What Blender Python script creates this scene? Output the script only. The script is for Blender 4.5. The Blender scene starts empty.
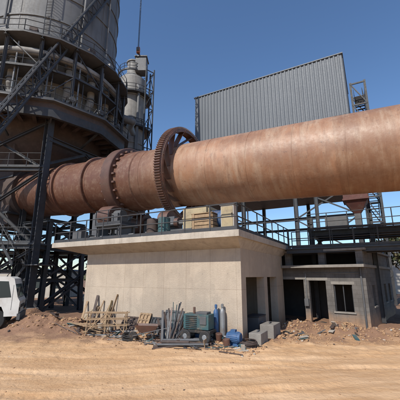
import bpy, bmesh, math, random
from mathutils import Vector, noise
R=random.Random(7)
V=Vector
sc=bpy.context.scene
# ---------------------------------------------------------------- materials
def mat(name,a,b=None,scale=1.5,rough=.8,metal=0,bump=.15,bscale=18,streak=0,dirt=0.0,dirtcol=(.16,.12,.09),form=None,axis=None):
    m=bpy.data.materials.new(name); m.use_nodes=True
    nt=m.node_tree; N=nt.nodes; L=nt.links
    bs=N['Principled BSDF']; bs.inputs['Roughness'].default_value=rough; bs.inputs['Metallic'].default_value=metal
    tc=N.new('ShaderNodeTexCoord'); vec=tc.outputs['Object']
    def noi(sc_,det=4,v=None,ro=.6):
        n=N.new('ShaderNodeTexNoise'); n.inputs['Scale'].default_value=sc_; n.inputs['Detail'].default_value=det
        n.inputs['Roughness'].default_value=ro; L.new(v or vec,n.inputs['Vector']); return n.outputs['Fac']
    def ramp(f,lo,hi):
        r=N.new('ShaderNodeMapRange'); r.inputs[1].default_value=lo; r.inputs[2].default_value=hi; L.new(f,r.inputs[0]); return r.outputs[0]
    def mix(f,c1,c2,mode='MIX'):
        x=N.new('ShaderNodeMix'); x.data_type='RGBA'; x.blend_type=mode
        if isinstance(f,(int,float)): x.inputs[0].default_value=f
        else: L.new(f,x.inputs[0])
        for s,c in ((x.inputs[6],c1),(x.inputs[7],c2)):
            if isinstance(c,tuple): s.default_value=(*c,1)
            else: L.new(c,s)
        return x.outputs[2]
    def math_(op,p,q):
        x=N.new('ShaderNodeMath'); x.operation=op
        for i,c in enumerate((p,q)):
            if isinstance(c,(int,float)): x.inputs[i].default_value=c
            else: L.new(c,x.inputs[i])
        return x.outputs[0]
    b=b or tuple(c*.75 for c in a)
    col=mix(ramp(noi(scale),.35,.65),a,b)
    hgt=noi(bscale,5)
    if axis:
        d=N.new('ShaderNodeVectorMath'); d.operation='DOT_PRODUCT'; L.new(vec,d.inputs[0]); d.inputs[1].default_value=axis
        ax=d.outputs['Value']
        fl=math_('FLOOR',math_('DIVIDE',math_('ADD',ax,100.3),2.3),0)
        w=N.new('ShaderNodeTexWhiteNoise'); w.noise_dimensions='1D'; L.new(fl,w.inputs['W'])
        col=mix(math_('MULTIPLY',w.outputs['Value'],.85),col,tuple(c*.6 for c in a))
        cx=N.new('ShaderNodeCombineXYZ'); L.new(math_('MULTIPLY',ax,1.6),cx.inputs[0])
        se=N.new('ShaderNodeSeparateXYZ'); L.new(vec,se.inputs[0]); L.new(math_('MULTIPLY',se.outputs[2],.35),cx.inputs[1])
        s=ramp(noi(1.6,6,cx.outputs[0],.7),.46,.68)
        col=mix(math_('MULTIPLY',s,.6),col,(.43,.325,.235))
        cy=N.new('ShaderNodeCombineXYZ'); L.new(math_('MULTIPLY',ax,2.6),cy.inputs[0]); L.new(math_('MULTIPLY',se.outputs[2],.5),cy.inputs[1]); cy.inputs[2].default_value=7
        s=ramp(noi(1.3,6,cy.outputs[0],.75),.52,.66)
        col=mix(math_('MULTIPLY',s,.55),col,(.17,.085,.05))
        s2=ramp(noi(.55,5),.48,.6)
        col=mix(math_('MULTIPLY',s2,.6),col,(.20,.10,.06))
        s3=ramp(noi(4.5,5,None,.8),.58,.68)
        col=mix(math_('MULTIPLY',s3,.65),col,(.12,.065,.045))
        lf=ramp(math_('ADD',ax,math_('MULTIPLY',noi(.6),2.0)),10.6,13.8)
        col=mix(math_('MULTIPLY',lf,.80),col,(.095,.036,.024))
    if form:
        mp=N.new('ShaderNodeMapping'); mp.inputs['Rotation'].default_value=(0,0,form[0]); L.new(vec,mp.inputs[0])
        se=N.new('ShaderNodeSeparateXYZ'); L.new(mp.outputs[0],se.inputs[0])
        cx=N.new('ShaderNodeCombineXYZ'); L.new(math_('ADD',se.outputs[0],se.outputs[1]),cx.inputs[0]); L.new(se.outputs[2],cx.inputs[1])
        br=N.new('ShaderNodeTexBrick'); L.new(cx.outputs[0],br.inputs['Vector'])
        br.offset=0 if form[5:] == () else .5
        br.inputs['Scale'].default_value=1; br.inputs['Brick Width'].default_value=form[1]; br.inputs['Row Height'].default_value=form[2]
        br.inputs['Mortar Size'].default_value=form[3]; br.inputs['Mortar Smooth'].default_value=.5
        br.inputs['Color1'].default_value=(1,1,1,1); br.inputs['Color2'].default_value=(form[4],)*3+(1,); br.inputs['Mortar'].default_value=(.6,.57,.53,1)
        col=mix(.85,col,br.outputs['Color'],'MULTIPLY')
        if len(form)==5:
            s=ramp(noi(.9,5),.45,.6); col=mix(math_('MULTIPLY',s,.35),col,(.52,.44,.35))
            s=ramp(noi(.45,5,None,.75),.5,.6); col=mix(math_('MULTIPLY',s,.4),col,(.27,.23,.19))
        ft=ramp(math_('ADD',se.outputs[2],math_('MULTIPLY',noi(2.2,5),-.9)),.35,-.35)
        col=mix(math_('MULTIPLY',ft,.8),col,(.36,.22,.13))
    if streak:
        mp=N.new('ShaderNodeMapping'); mp.inputs['Scale'].default_value=(2.2,2.2,.16); L.new(vec,mp.inputs[0])
        s=ramp(noi(1.4,6,mp.outputs[0],.7),.5,.7)
        col=mix(math_('MULTIPLY',s,streak),col,dirtcol)
    if dirt:
        s=ramp(noi(2.7,6,None,.75),.5,.66)
        col=mix(math_('MULTIPLY',s,dirt),col,dirtcol)
    L.new(col,bs.inputs['Base Color'])
    r=N.new('ShaderNodeMapRange'); r.inputs[3].default_value=max(.05,rough-.12); r.inputs[4].default_value=min(1,rough+.12); L.new(noi(6,2),r.inputs[0]); L.new(r.outputs[0],bs.inputs['Roughness'])
    bp=N.new('ShaderNodeBump'); bp.inputs['Strength'].default_value=bump; bp.inputs['Distance'].default_value=.05
    L.new(hgt,bp.inputs['Height']); L.new(bp.outputs[0],bs.inputs['Normal'])
    return m
d1=V((-.877,.481,0)).normalized(); d2=V((.481,.877,0)).normalized()
yaw=math.atan2(d1.y,d1.x)
M={}
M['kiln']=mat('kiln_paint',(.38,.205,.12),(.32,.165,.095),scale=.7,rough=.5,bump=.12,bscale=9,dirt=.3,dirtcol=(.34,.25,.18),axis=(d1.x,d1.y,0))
M['gear']=mat('gear_steel',(.14,.065,.045),(.085,.05,.04),scale=2,rough=.5,dirt=.4)
M['tyre']=mat('tyre_steel',(.12,.06,.045),(.09,.05,.04),rough=.5,dirt=.3)
M['conc']=mat('pier_concrete',(.46,.385,.305),(.39,.325,.26),scale=.8,rough=.92,bump=.35,streak=.35,dirt=.2,dirtcol=(.25,.205,.165),form=(-yaw,1.22,2.05,.012,.86))
M['slab']=mat('slab_concrete',(.45,.40,.34),(.37,.33,.28),scale=1,rough=.9,bump=.25,streak=.5,dirt=.3,dirtcol=(.2,.17,.14))
M['brick']=mat('block_wall',(.17,.157,.148),(.12,.112,.107),scale=1.2,rough=.95,streak=.5,dirt=.35,dirtcol=(.07,.063,.06),form=(-yaw,.42,.21,.012,.75,1))
M['slabd']=mat('weathered_slab',(.27,.25,.225),(.2,.185,.17),scale=1,rough=.9,bump=.25,streak=.5,dirt=.3,dirtcol=(.12,.105,.09))
M['steel']=mat('dark_steel',(.042,.045,.052),(.028,.03,.034),rough=.6,dirt=.35,dirtcol=(.085,.06,.048),bump=.05)
M['steel2']=mat('grey_steel',(.10,.103,.11),(.07,.073,.08),rough=.6,dirt=.3,dirtcol=(.12,.085,.065),bump=.05)
M['silo']=mat('silo_plate',(.16,.163,.168),(.11,.113,.118),scale=.5,rough=.65,streak=.55,dirtcol=(.08,.07,.06),bump=.08)
M['light']=mat('light_plate',(.29,.28,.265),(.2,.195,.185),scale=.9,rough=.65,streak=.6,dirtcol=(.12,.095,.075),bump=.08)
M['brown']=mat('primer_brown',(.075,.05,.042),(.055,.04,.036),rough=.75,dirt=.4,dirtcol=(.12,.09,.075))
M['clad']=mat('cladding_sheet',(.12,.137,.16),(.105,.12,.142),scale=.2,rough=.6,streak=.35,dirtcol=(.075,.082,.093),bump=.02)
M['red']=mat('red_hopper',(.13,.045,.036),(.09,.036,.03),rough=.7,dirt=.4)
M['wood']=mat('weathered_wood',(.36,.25,.15),(.25,.17,.105),scale=5,rough=.9,dirt=.3)
M['teal']=mat('teal_paint',(.035,.105,.115),(.03,.07,.08),rough=.6,dirt=.7)
M['blue']=mat('blue_paint',(.04,.11,.25),(.03,.08,.18),rough=.55,dirt=.6)
M['white']=mat('white_paint',(.72,.72,.69),(.64,.63,.6),rough=.4,dirt=.3,dirtcol=(.4,.33,.25),bump=.02)
M['black']=mat('black_rubber',(.025,.025,.026),rough=.8,dirt=.5,dirtcol=(.16,.11,.07))
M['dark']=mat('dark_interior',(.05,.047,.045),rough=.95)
M['yellow']=mat('ochre_paint',(.40,.32,.19),(.32,.26,.16),rough=.65,dirt=.6)
M['pale']=mat('pale_sheet',(.5,.47,.42),(.4,.37,.33),rough=.7,dirt=.4)
M['galv']=mat('galvanised',(.28,.29,.3),(.18,.19,.2),rough=.5,metal=.4,dirt=.5,dirtcol=(.18,.12,.08))
M['orange']=mat('hook_orange',(.5,.15,.04),rough=.5,dirt=.3)
M['stone']=mat('stone_clod',(.42,.26,.14),(.32,.19,.11),scale=4,rough=.95,bump=.4)
M['bark']=mat('bark',(.1,.075,.055),rough=.95)
M['cream']=mat('render_wall',(.5,.47,.42),(.43,.4,.36),rough=.9,streak=.3)
def leafmat(n,c):
    return mat(n,c,tuple(x*.5 for x in c),scale=1.2,rough=.8)
M['leaf']=leafmat('foliage',(.075,.095,.035)); M['leaf2']=leafmat('foliage_dry',(.12,.105,.05))
g=bpy.data.materials.new('window_glass'); g.use_nodes=True
p=g.node_tree.nodes['Principled BSDF']; p.inputs['Base Color'].default_value=(.03,.045,.05,1); p.inputs['Roughness'].default_value=.08
nn=g.node_tree.nodes.new('ShaderNodeTexNoise'); nn.inputs['Scale'].default_value=3
rr=g.node_tree.nodes.new('ShaderNodeMapRange'); rr.inputs[3].default_value=.04; rr.inputs[4].default_value=.3
g.node_tree.links.new(nn.outputs['Fac'],rr.inputs[0]); g.node_tree.links.new(rr.outputs[0],p.inputs['Roughness'])
M['glass']=g
# ---------------------------------------------------------------- builder
class B:
    def __init__(s,name): s.n=name; s.v=[]; s.f=[]; s.m=[]; s.ml=[]
    def mi(s,m):
        if m not in s.ml: s.ml.append(m)
        return s.ml.index(m)
    def add(s,vs,fs,m):
        o=len(s.v); s.v+= [tuple(x) for x in vs]; k=s.mi(m)
        for f in fs: s.f.append([o+i for i in f]); s.m.append(k)
    def box8(s,o,a,b,c,m):
        o=V(o);a=V(a);b=V(b);c=V(c)
        vs=[o,o+a,o+a+b,o+b,o+c,o+a+c,o+a+b+c,o+b+c]
        s.add(vs,[(0,3,2,1),(4,5,6,7),(0,1,5,4),(1,2,6,5),(2,3,7,6),(3,0,4,7)],m)
    def box(s,c,sz,m,yaw=0,ux=None):
        ux=V(ux) if ux else V((math.cos(yaw),math.sin(yaw),0)); uy=V((-ux.y,ux.x,0)); c=V(c)
        s.box8(c-ux*sz[0]/2-uy*sz[1]/2-V((0,0,sz[2]/2)),ux*sz[0],uy*sz[1],V((0,0,sz[2])),m)
    def beam(s,p,q,w,h,m):
        p=V(p);q=V(q);d=q-p
        if d.length<1e-6:return
        dn=d.normalized(); up=V((0,0,1)) if abs(dn.z)<.95 else V((d1.x,d1.y,0))
        sx=dn.cross(up).normalized(); uu=sx.cross(dn)
        s.box8(p-sx*w/2-uu*h/2,sx*w,uu*h,d,m)
    def hb(s,p,q,w,m,t=None):
        p=V(p);q=V(q);d=q-p;dn=d.normalized(); up=V((0,0,1)) if abs(dn.z)<.95 else V((d1.x,d1.y,0))
        sx=dn.cross(up).normalized(); uu=sx.cross(dn); t=t or w*.12
        for k in (-1,1):
            o=uu*(k*(w/2-t/2)); s.box8(p+o-sx*w/2-uu*t/2,sx*w,uu*t,d,m)
        s.box8(p-sx*t/2-uu*(w/2-t),sx*t,uu*(w-2*t),d,m)
    def lathe(s,o,ax,prof,m,n=24,closed=False):
        o=V(o);ax=V(ax).normalized(); up=V((0,0,1)) if abs(ax.z)<.95 else V((1,0,0))
        a=ax.cross(up).normalized(); b=ax.cross(a)
        vs=[];fs=[]
        for (t,r) in prof:
            for i in range(n):
                th=2*math.pi*i/n; vs.append(o+ax*t+a*(r*math.cos(th))+b*(r*math.sin(th)))
        K=len(prof); rg=range(K if closed else K-1)
        for j in rg:
            j2=(j+1)%K
            for i in range(n):
                i2=(i+1)%n; fs.append((j*n+i,j*n+i2,j2*n+i2,j2*n+i))
        if not closed:
            if prof[0][1]>1e-3: fs.append(tuple(range(n)))
            if prof[-1][1]>1e-3: fs.append(tuple((K-1)*n+i for i in range(n)))
        s.add(vs,fs,m)
    def cyl(s,p,q,r,m,r2=None,n=12):
        p=V(p);q=V(q); s.lathe(p,q-p,[(0,r),((q-p).length,r if r2 is None else r2)],m,n)
    def pipe(s,pts,r,m,n=10):
        for i in range(len(pts)-1): s.cyl(pts[i],pts[i+1],r,m,n=n)
        for p_ in pts[1:-1]:
            s.lathe(V(p_)-V((0,0,r)),(0,0,1),[(r-r*math.cos(a),max(r*1.02*math.sin(a),.0005)) for a in [math.pi*k/6 for k in range(7)]],m,n)
    def rail(s,pts,m,h=1.1,sp=1.4,r=.026,mid=1,toe=True):
        for i in range(len(pts)-1):
            p=V(pts[i]);q=V(pts[i+1]);L=(q-p).length;n=max(1,round(L/sp))
            for k in range(n+1):
                a=p.lerp(q,k/n); s.cyl(a,a+V((0,0,h)),r,m,n=6)
            for k in range(mid+1):
                z=V((0,0,h*(1-k/(mid+1)))); s.cyl(p+z,q+z,r*.9,m,n=6)
            if toe: s.beam(p+V((0,0,.09)),q+V((0,0,.09)),.012,.14,m)
    def stairs(s,p,q,w,m):
        p=V(p);q=V(q);h=V((q.x-p.x,q.y-p.y,0)); sd=V((-h.y,h.x,0)).normalized()*w/2
        for k in (-1,1):
            s.beam(p+sd*k,q+sd*k,.05,.22,m)
            s.cyl(p+sd*k+V((0,0,1)),q+sd*k+V((0,0,1)),.025,m,n=6)
            for f in (0,.25,.5,.75,1):
                a=p.lerp(q,f)+sd*k; s.cyl(a,a+V((0,0,1)),.022,m,n=6)
        n=int(abs(q.z-p.z)/.22)
        for i in range(n):
            c=p.lerp(q,(i+.5)/n); s.box(c,(.25,w*.96,.03),m,ux=h.normalized())
    def done(s,bevel=0,smooth=True):
        me=bpy.data.meshes.new(s.n); me.from_pydata(s.v,[],s.f); me.update()
        for m in s.ml: me.materials.append(M[m])
        me.polygons.foreach_set('material_index',s.m)
        bm=bmesh.new(); bm.from_mesh(me); bmesh.ops.recalc_face_normals(bm,faces=bm.faces); bm.to_mesh(me); bm.free()
        if smooth:
            me.polygons.foreach_set('use_smooth',[True]*len(me.polygons)); me.set_sharp_from_angle(angle=math.radians(32))
        ob=bpy.data.objects.new(s.n,me); sc.collection.objects.link(ob)
        if bevel:
            md=ob.modifiers.new('bevel','BEVEL'); md.width=bevel; md.segments=2; md.limit_method='ANGLE'; md.angle_limit=math.radians(40)
        return ob
C=V((1.70,13.2,0))
def P(t,v,z=0): return C+d1*t+d2*v+V((0,0,z))
Z=lambda z:V((0,0,z))
# ---------------------------------------------------------------- ground
mounds=[(-7.6,16.3,1.5,.9,.55),(-9.0,17.3,1.3,.9,.5),(-5.9,16.7,.9,.6,.3),(6.0,15.2,1.3,.6,.32),(8.3,14.6,1.6,.6,.3),(4.3,16.2,.8,.6,.3),(10.6,14.6,1.2,.7,.4),(-12.5,20.5,3,1.6,.7),(-2.6,15.0,.8,.4,.16),(.3,13.2,1.2,.4,.1),(5.2,16.9,1.0,.5,.35),(7.0,16.0,.9,.4,.35),(3.9,14.2,.7,.35,.18)]
def gh(x,y):
    h=0
    if abs(x)<40 and y<45:
        far=min(1,max(0,(y-10.5)/3))
        h+=.09*noise.noise(V((x*.22,y*.22,1)))+(.022+.04*far)*noise.noise(V((x*.9,y*.9,3)))+(.010+.05*far)*noise.noise(V((x*2.6,y*2.6,5)))+(.008+.025*far)*noise.noise(V((x*6,y*6,8)))
        for mx,my,sx,sy,a in mounds:
            e=math.exp(-((x-mx)/sx)**2-((y-my)/sy)**2)
            if e>.01: h+=a*e*(1+.45*noise.noise(V((x*2.2,y*2.2,9)))+.3*noise.noise(V((x*5,y*5,2))))
        for off,amp,cur,sl in ((0,.055,.010,.10),(1.7,.055,.010,.10),(2.7,.045,.004,-.09),(4.4,.045,.004,-.09),(1.0,.03,-.012,.2),(2.6,.03,-.012,.2)):
            yy=7.9+off+cur*(x-2)**2+sl*x+.12*math.sin(x*.5+off)
            dy=y-yy
            if abs(dy)<.8:
                k_=amp*(.55+.9*max(-.4,noise.noise(V((x*.35,off,0)))))
                core=math.exp(-(dy/.17)**4)
                h-=k_*core*(1+.35*math.sin(x*24+dy*14))
                h+=k_*.45*(math.exp(-((dy-.28)/.07)**2)+math.exp(-((dy+.28)/.07)**2))
    return h
def axis_pts(lo,hi,st,far):
    a=[]; x=lo
    while x<=hi: a.append(x); x+=st
    s=st; x=a[-1]
    while x<far: s*=1.25; x+=s; a.append(x)
    s=st; x=lo; l=[]
    while x>-far: s*=1.25; x-=s; l.append(x)
    return l[::-1]+a
xs=axis_pts(-13,13,.075,3000); ys=axis_pts(6,18,.075,3000)
gv=[(x,y,gh(x,y)) for y in ys for x in xs]; nx=len(xs)
gf=[(j*nx+i,j*nx+i+1,(j+1)*nx+i+1,(j+1)*nx+i) for j in range(len(ys)-1) for i in range(nx-1)]
me=bpy.data.meshes.new('ground'); me.from_pydata(gv,[],gf); me.polygons.foreach_set('use_smooth',[True]*len(me.polygons))
gm=mat('dirt',(.56,.345,.18),(.47,.275,.135),scale=.35,rough=.97,bump=.8,bscale=9,dirt=.45,dirtcol=(.40,.215,.105))
nt=gm.node_tree; N=nt.nodes; Lk=nt.links; bs=N['Principled BSDF']
old=bs.inputs['Base Color'].links[0].from_socket
tc=N.new('ShaderNodeTexCoord')
mp=N.new('ShaderNodeMapping'); mp.inputs['Scale'].default_value=(.12,.55,1); mp.inputs['Rotation'].default_value=(0,0,.12); Lk.new(tc.outputs['Object'],mp.inputs[0])
n1=N.new('ShaderNodeTexNoise'); n1.inputs['Scale'].default_value=2.2; n1.inputs['Detail'].default_value=8; n1.inputs['Roughness'].default_value=.7; Lk.new(mp.outputs[0],n1.inputs['Vector'])
r1=N.new('ShaderNodeMapRange'); r1.inputs[1].default_value=.42; r1.inputs[2].default_value=.68; Lk.new(n1.outputs['Fac'],r1.inputs[0])
x1=N.new('ShaderNodeMix'); x1.data_type='RGBA'; Lk.new(r1.outputs[0],x1.inputs[0]); Lk.new(old,x1.inputs[6]); x1.inputs[7].default_value=(.66,.44,.26,1)
se=N.new('ShaderNodeSeparateXYZ'); Lk.new(tc.outputs['Object'],se.inputs[0])
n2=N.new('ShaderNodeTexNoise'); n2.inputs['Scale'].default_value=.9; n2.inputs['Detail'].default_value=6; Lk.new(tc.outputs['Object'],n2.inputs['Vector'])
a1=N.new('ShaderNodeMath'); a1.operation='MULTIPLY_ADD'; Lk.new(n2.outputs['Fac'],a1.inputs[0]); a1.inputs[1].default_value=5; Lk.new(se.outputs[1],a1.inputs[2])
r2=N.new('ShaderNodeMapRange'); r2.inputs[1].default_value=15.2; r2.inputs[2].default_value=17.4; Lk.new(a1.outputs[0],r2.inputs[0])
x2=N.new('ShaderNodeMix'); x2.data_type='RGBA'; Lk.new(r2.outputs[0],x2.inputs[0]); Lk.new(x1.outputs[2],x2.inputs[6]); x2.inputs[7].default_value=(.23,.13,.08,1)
Lk.new(x2.outputs[2],bs.inputs['Base Color'])
me.materials.append(gm); ob=bpy.data.objects.new('ground',me); sc.collection.objects.link(ob)
# rubble
b=B('rubble')
def stone(b,x,y,s,m='stone'):
    q=bmesh.new(); bmesh.ops.create_icosphere(q,subdivisions=1,radius=s)
    sx,sy,sz=R.uniform(.7,1.3),R.uniform(.7,1.3),R.uniform(.45,.8)
    z=gh(x,y)
    vs=[V((v.co.x*sx*R.uniform(.75,1.2)+x,v.co.y*sy*R.uniform(.75,1.2)+y,v.co.z*sz*R.uniform(.75,1.2)+z+s*.15)) for v in q.verts]
    b.add(vs,[[v.index for v in f.verts] for f in q.faces],m); q.free()
for i in range(4600):
    k=R.random()
    if k<.28:
        t=R.uniform(-1,11); q_=P(t,-abs(R.gauss(.2,.9))-.1); x,y=q_.x,q_.y; s=R.uniform(.012,.07)
    elif k<.55:
        mm=R.choice(mounds); x=mm[0]+R.gauss(0,mm[2]*.6); y=mm[1]+R.gauss(0,mm[3]*.6); s=R.uniform(.015,.09)
    elif k<.7:
        x=R.uniform(2.5,11); y=R.uniform(13.2,15.5); s=R.uniform(.012,.06)
    else:
        x=R.uniform(-10,11); y=6.5+8.5*R.random()**.8; s=R.uniform(.005,.022)*(2 if R.random()<.06 else 1)
    stone(b,x,y,s,'stone' if R.random()<.93 else R.choice(['pale','slab','brown']))
b.done(smooth=False)
# ---------------------------------------------------------------- kiln pier
pb=B('concrete_kiln_pier')
WD=6.8; WL=9.1; zt=3.75
th=.4
pb.box8(P(0,0,-.3),d1*WL,d2*th,Z(zt+.3),'conc')
pb.box8(P(0,WD-th,-.3),d1*WL,d2*th,Z(zt+.3),'conc')
pb.box8(P(WL-th,th,-.3),d1*th,d2*(WD-2*th),Z(zt+.3),'conc')
for (v0,v1,z0,z1) in ((th,.55,-.3,zt),(.55,3.1,2.55,zt),(3.1,3.6,-.3,zt),(3.6,5.4,2.55,zt),(5.4,WD-th,-.3,zt)):
    pb.box8(P(0,v0,z0),d1*th,d2*(v1-v0),Z(z1-z0),'conc')
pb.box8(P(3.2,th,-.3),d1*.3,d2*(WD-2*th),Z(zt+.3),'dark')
a0,a1_,c0,c1=-.35,10.9,-1.0,7.9
def quad(t0,t1,v0,v1,z): return [P(t0,v0,z),P(t1,v0,z),P(t1,v1,z),P(t0,v1,z)]
lo=quad(-.003,WL+.003,-.003,WD+.003,zt); hi=quad(a0+.1,a1_-.1,c0+.1,c1-.1,zt+.38)
pb.add(lo+hi,[(0,3,2,1),(4,5,6,7),(0,1,5,4),(1,2,6,5),(2,3,7,6),(3,0,4,7)],'slab')
zs=zt+.38; zT=zs+.27
pb.box8(P(a0,c0,zs),d1*(a1_-a0),d2*(c1-c0),Z(.27),'slab')
for i in range(8):
    for z in (.6,1.5,2.7):
        c=P(.6+i*1.22,-.003,z+R.uniform(-.02,.02)); pb.lathe(c,d2,[(0,.012),(0,.018),(.01,.018)],'slabd',8)
pb.done(bevel=.02)
rb=B('pier_guard_railing')
e=.08
rb.rail([P(a0+e,c1-e,zT),P(a0+e,c0+e,zT),P(a1_-e,c0+e,zT),P(a1_-e,c1-e,zT)],'steel',sp=1.25,r=.03)
rb.done()
# ---------------------------------------------------------------- kiln
K0=V((-.61,18.34,8.70)); kd=V((-.877,.481,.045)).normalized()
def KP(s): return K0+kd*(-s)
kr=1.93
kb=B('rotary_kiln')
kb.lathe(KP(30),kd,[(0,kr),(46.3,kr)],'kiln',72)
for s_ in [x*2.3-16.4 for x in range(0,20)]:
    kb.lathe(KP(s_),kd,[(-.03,kr-.01),(-.02,kr+.014),(.02,kr+.014),(.03,kr-.01)],'kiln',72)
kb.lathe(KP(-3.2),kd,[(0,kr),(.06,kr+.07),(3.4,kr+.07),(3.46,kr)],'kiln',72)
kb.lathe(KP(-10.6),kd,[(-.12,kr+.0),(-.12,kr+.16),(.12,kr+.16),(.12,kr)],'kiln',72)
def ring(s0,s1,ri,ro,m,n=72):
    kb.lathe(KP(s0),kd,[(0,ri),(0,ro-.04),(.04,ro),(s1-.04,ro),(s1,ro-.04),(s1,ri)],m,n,closed=True)
ring(-4.55,.75,kr+.09,kr+.42,'tyre')
for i in range(24):
    a=2*math.pi*i/24; ax=kd; u=ax.cross(Z(1)).normalized(); w=ax.cross(u)
    for s_ in (-4.42,-5.43):
        c=KP(s_)+(u*math.cos(a)+w*math.sin(a))*(kr+.14); kb.beam(c-kd*.1,c+kd*.1,.2,.12,'tyre')
ring(-7.4,.22,kr,kr+.2,'kiln')
kb.lathe(KP(-15.2),kd,[(0,kr),(0,kr+.28),(.5,kr+.34),(1.2,kr+.34),(1.2,kr)],'brown',64)
gs=-.15; Ro=2.98; Ri=2.72
ring(gs,.45,Ri,Ro-.07,'gear',96)
u=kd.cross(Z(1)).normalized(); w=kd.cross(u)
nt_=124
for i in range(nt_):
    a=2*math.pi*i/nt_; rd=u*math.cos(a)+w*math.sin(a); tg=-u*math.sin(a)+w*math.cos(a)
    o=KP(gs)+kd*.02+rd*(Ro-.08)
    w0,w1=.046,.026
    vs=[o-tg*w0,o+tg*w0,o+tg*w1+rd*.1,o-tg*w1+rd*.1]; vs+= [x+kd*.41 for x in vs]
    kb.add(vs,[(0,3,2,1),(4,5,6,7),(0,1,5,4),(1,2,6,5),(2,3,7,6),(3,0,4,7)],'gear')
for i in range(16):
    a=2*math.pi*i/16; rd=u*math.cos(a)+w*math.sin(a); a2=a+.55; rd2=u*math.cos(a2)+w*math.sin(a2)
    p0=KP(gs)+kd*.03+rd*(kr+.02); p1=KP(gs)+kd*.03+rd2*(Ri+.02)
    n_=(rd+rd2).normalized()*.02
    vs=[p0-n_,p0+n_,p1+n_,p1-n_]; vs+= [x+kd*.38 for x in vs]
    kb.add(vs,[(0,3,2,1),(4,5,6,7),(0,1,5,4),(1,2,6,5),(2,3,7,6),(3,0,4,7)],'gear')
    kb.cyl(p1-kd*.1,p1+kd*.52,.06,'gear',n=8)
for off in (-.02,.47):
    kb.lathe(KP(gs)+kd*off,kd,[(-.02,Ri-.05),(-.02,Ri+.12),(.02,Ri+.12),(.02,Ri-.05)],'gear',96,closed=True)
kb.done()
rs=B('kiln_support_rollers')
ctr=KP(-4.925)
for k in (-1,1):
    hv=d2*k
    c=ctr+hv*(3.12*math.sin(math.radians(30)))-Z(3.12*math.cos(math.radians(30)))
    rs.lathe(c-kd*.5,kd,[(0,.3),(0,.66),(.05,.7),(.95,.7),(1,.66),(1,.3)],'tyre',36)
    rs.cyl(c-kd*.95,c+kd*.95,.2,'galv',n=16)
    for q in (-.8,.8):
        cc=c+kd*q; rs.box((cc.x,cc.y,(zT+.35+cc.z+.15)/2),(.5,.95,cc.z+.15-zT-.35),'steel2',ux=d1)
        rs.cyl(cc-kd*.28+Z(.05),cc+kd*.28+Z(.05),.36,'steel2',n=20)
rs.box((ctr.x,ctr.y,zT+.175),(2.6,5.2,.345),'steel2',ux=d1)
for k in (-1,1):
    rs.hb(V((ctr.x,ctr.y,zT+.5))+d1*k*.9-d2*2.4,V((ctr.x,ctr.y,zT+.5))+d1*k*.9+d2*2.4,.3,'steel2')
rs.done(bevel=.01)
dr=B('kiln_drive_unit')
dr.box(P(3.2,.35,zT+.16),(3.2,1.5,.3),'steel2',ux=d1)
dr.box(P(2.2,.4,zT+.82),(1.25,.95,1.0),'yellow',ux=d1)
dr.box(P(2.2,.4,zT+.82),(1.37,.6,.9),'yellow',ux=d1)
dr.box(P(2.2,.4,zT+.84),(1.3,1.02,.08),'yellow',ux=d1)
dr.cyl(P(2.85,.4,zT+.75),P(4.6,.4,zT+.75),.12,'galv')
dr.lathe(P(3.3,.4,zT+.75),d1,[(0,.1),(0,.26),(.22,.26),(.22,.1)],'gear',20)
dr.lathe(P(4.15,.95,zT+1.05),d1,[(0,.1),(0,.48),(.6,.48),(.6,.1)],'gear',28)
dr.box(P(3.9,.95,zT+.6),(.35,.8,1.1),'steel2',ux=d1); dr.box(P(5.1,.95,zT+.6),(.35,.8,1.1),'steel2',ux=d1)
dr.lathe(P(.35,.4,zT+.72),d1,[(0,.1),(0,.38),(.1,.42),(1.0,.42),(1.1,.38),(1.1,.1)],'blue',24)
for i in range(10): dr.beam(P(.5+i*.09,.4-.0,zT+1.13),P(.5+i*.09,.4,zT+1.18),.02,.5,'blue')
dr.box(P(.9,.4,zT+.24),(1,.7,.14),'steel2',ux=d1)
dr.done(bevel=.015)
cr=B('wooden_crate')
o=P(1.6,-.45,zT+.02)
for i in range(5):
    cr.box(o+Z(.1+i*.17),(1.0,.03,.14),'wood',ux=d1); cr.box(o+d2*.7+Z(.1+i*.17),(1.0,.03,.14),'wood',ux=d1)
    cr.box(o+d1*.52+d2*.35+Z(.1+i*.17),(.03,.67,.14),'wood',ux=d1); cr.box(o-d1*.52+d2*.35+Z(.1+i*.17),(.03,.67,.14),'wood',ux=d1)
for k in (-.42,.42): cr.box(o+d1*k-d2*.03+Z(.44),(.1,.03,.87),'wood',ux=d1)
cr.box(o+d2*.35+Z(.9),(1.1,.78,.03),'wood',ux=d1)
cr.done()
cb=B('control_cabinet')
cb.box(P(.35,-.3,zT+.62),(.6,.4,1.05),'cream',ux=d1); cb.box(P(.35,-.515,zT+.62),(.52,.02,.95),'yellow',ux=d1); cb.box(P(.35,-.3,zT+1.17),(.68,.5,.05),'galv',ux=d1)
cb.box(P(.12,-.535,zT+.7),(.03,.03,.2),'black',ux=d1); cb.box(P(.35,-.3,zT+.05),(.5,.36,.09),'steel',ux=d1)
cb.done(bevel=.01)
def drum(b,c,m):
    b.lathe(c,(0,0,1),[(0,.27),(.02,.29),(.28,.29),(.3,.305),(.32,.29),(.58,.29),(.6,.305),(.62,.29),(.86,.29),(.88,.27),(.88,.25),(.86,.24)],m,24)
ob=B('oil_drum'); drum(ob,P(3.6,-.5,zT),'teal'); ob.done()
ob=B('oil_drum'); drum(ob,P(4.3,-.45,zT),'brown'); ob.done()
fs=B('pier_service_frame')
for t in (6.6,8.1):
    for v in (-.3,.8):
        fs.hb(P(t,v,zT),P(t,v,zT+.8),.14,'steel2')
fs.box8(P(6.4,-.45,zT+.8),d1*1.9,d2*1.4,Z(.06),'steel2')
fs.rail([P(6.45,.9,zT+.86),P(6.45,-.4,zT+.86),P(8.25,-.4,zT+.86),P(8.25,.9,zT+.86)],'steel',h=.8,sp=.9)
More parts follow.
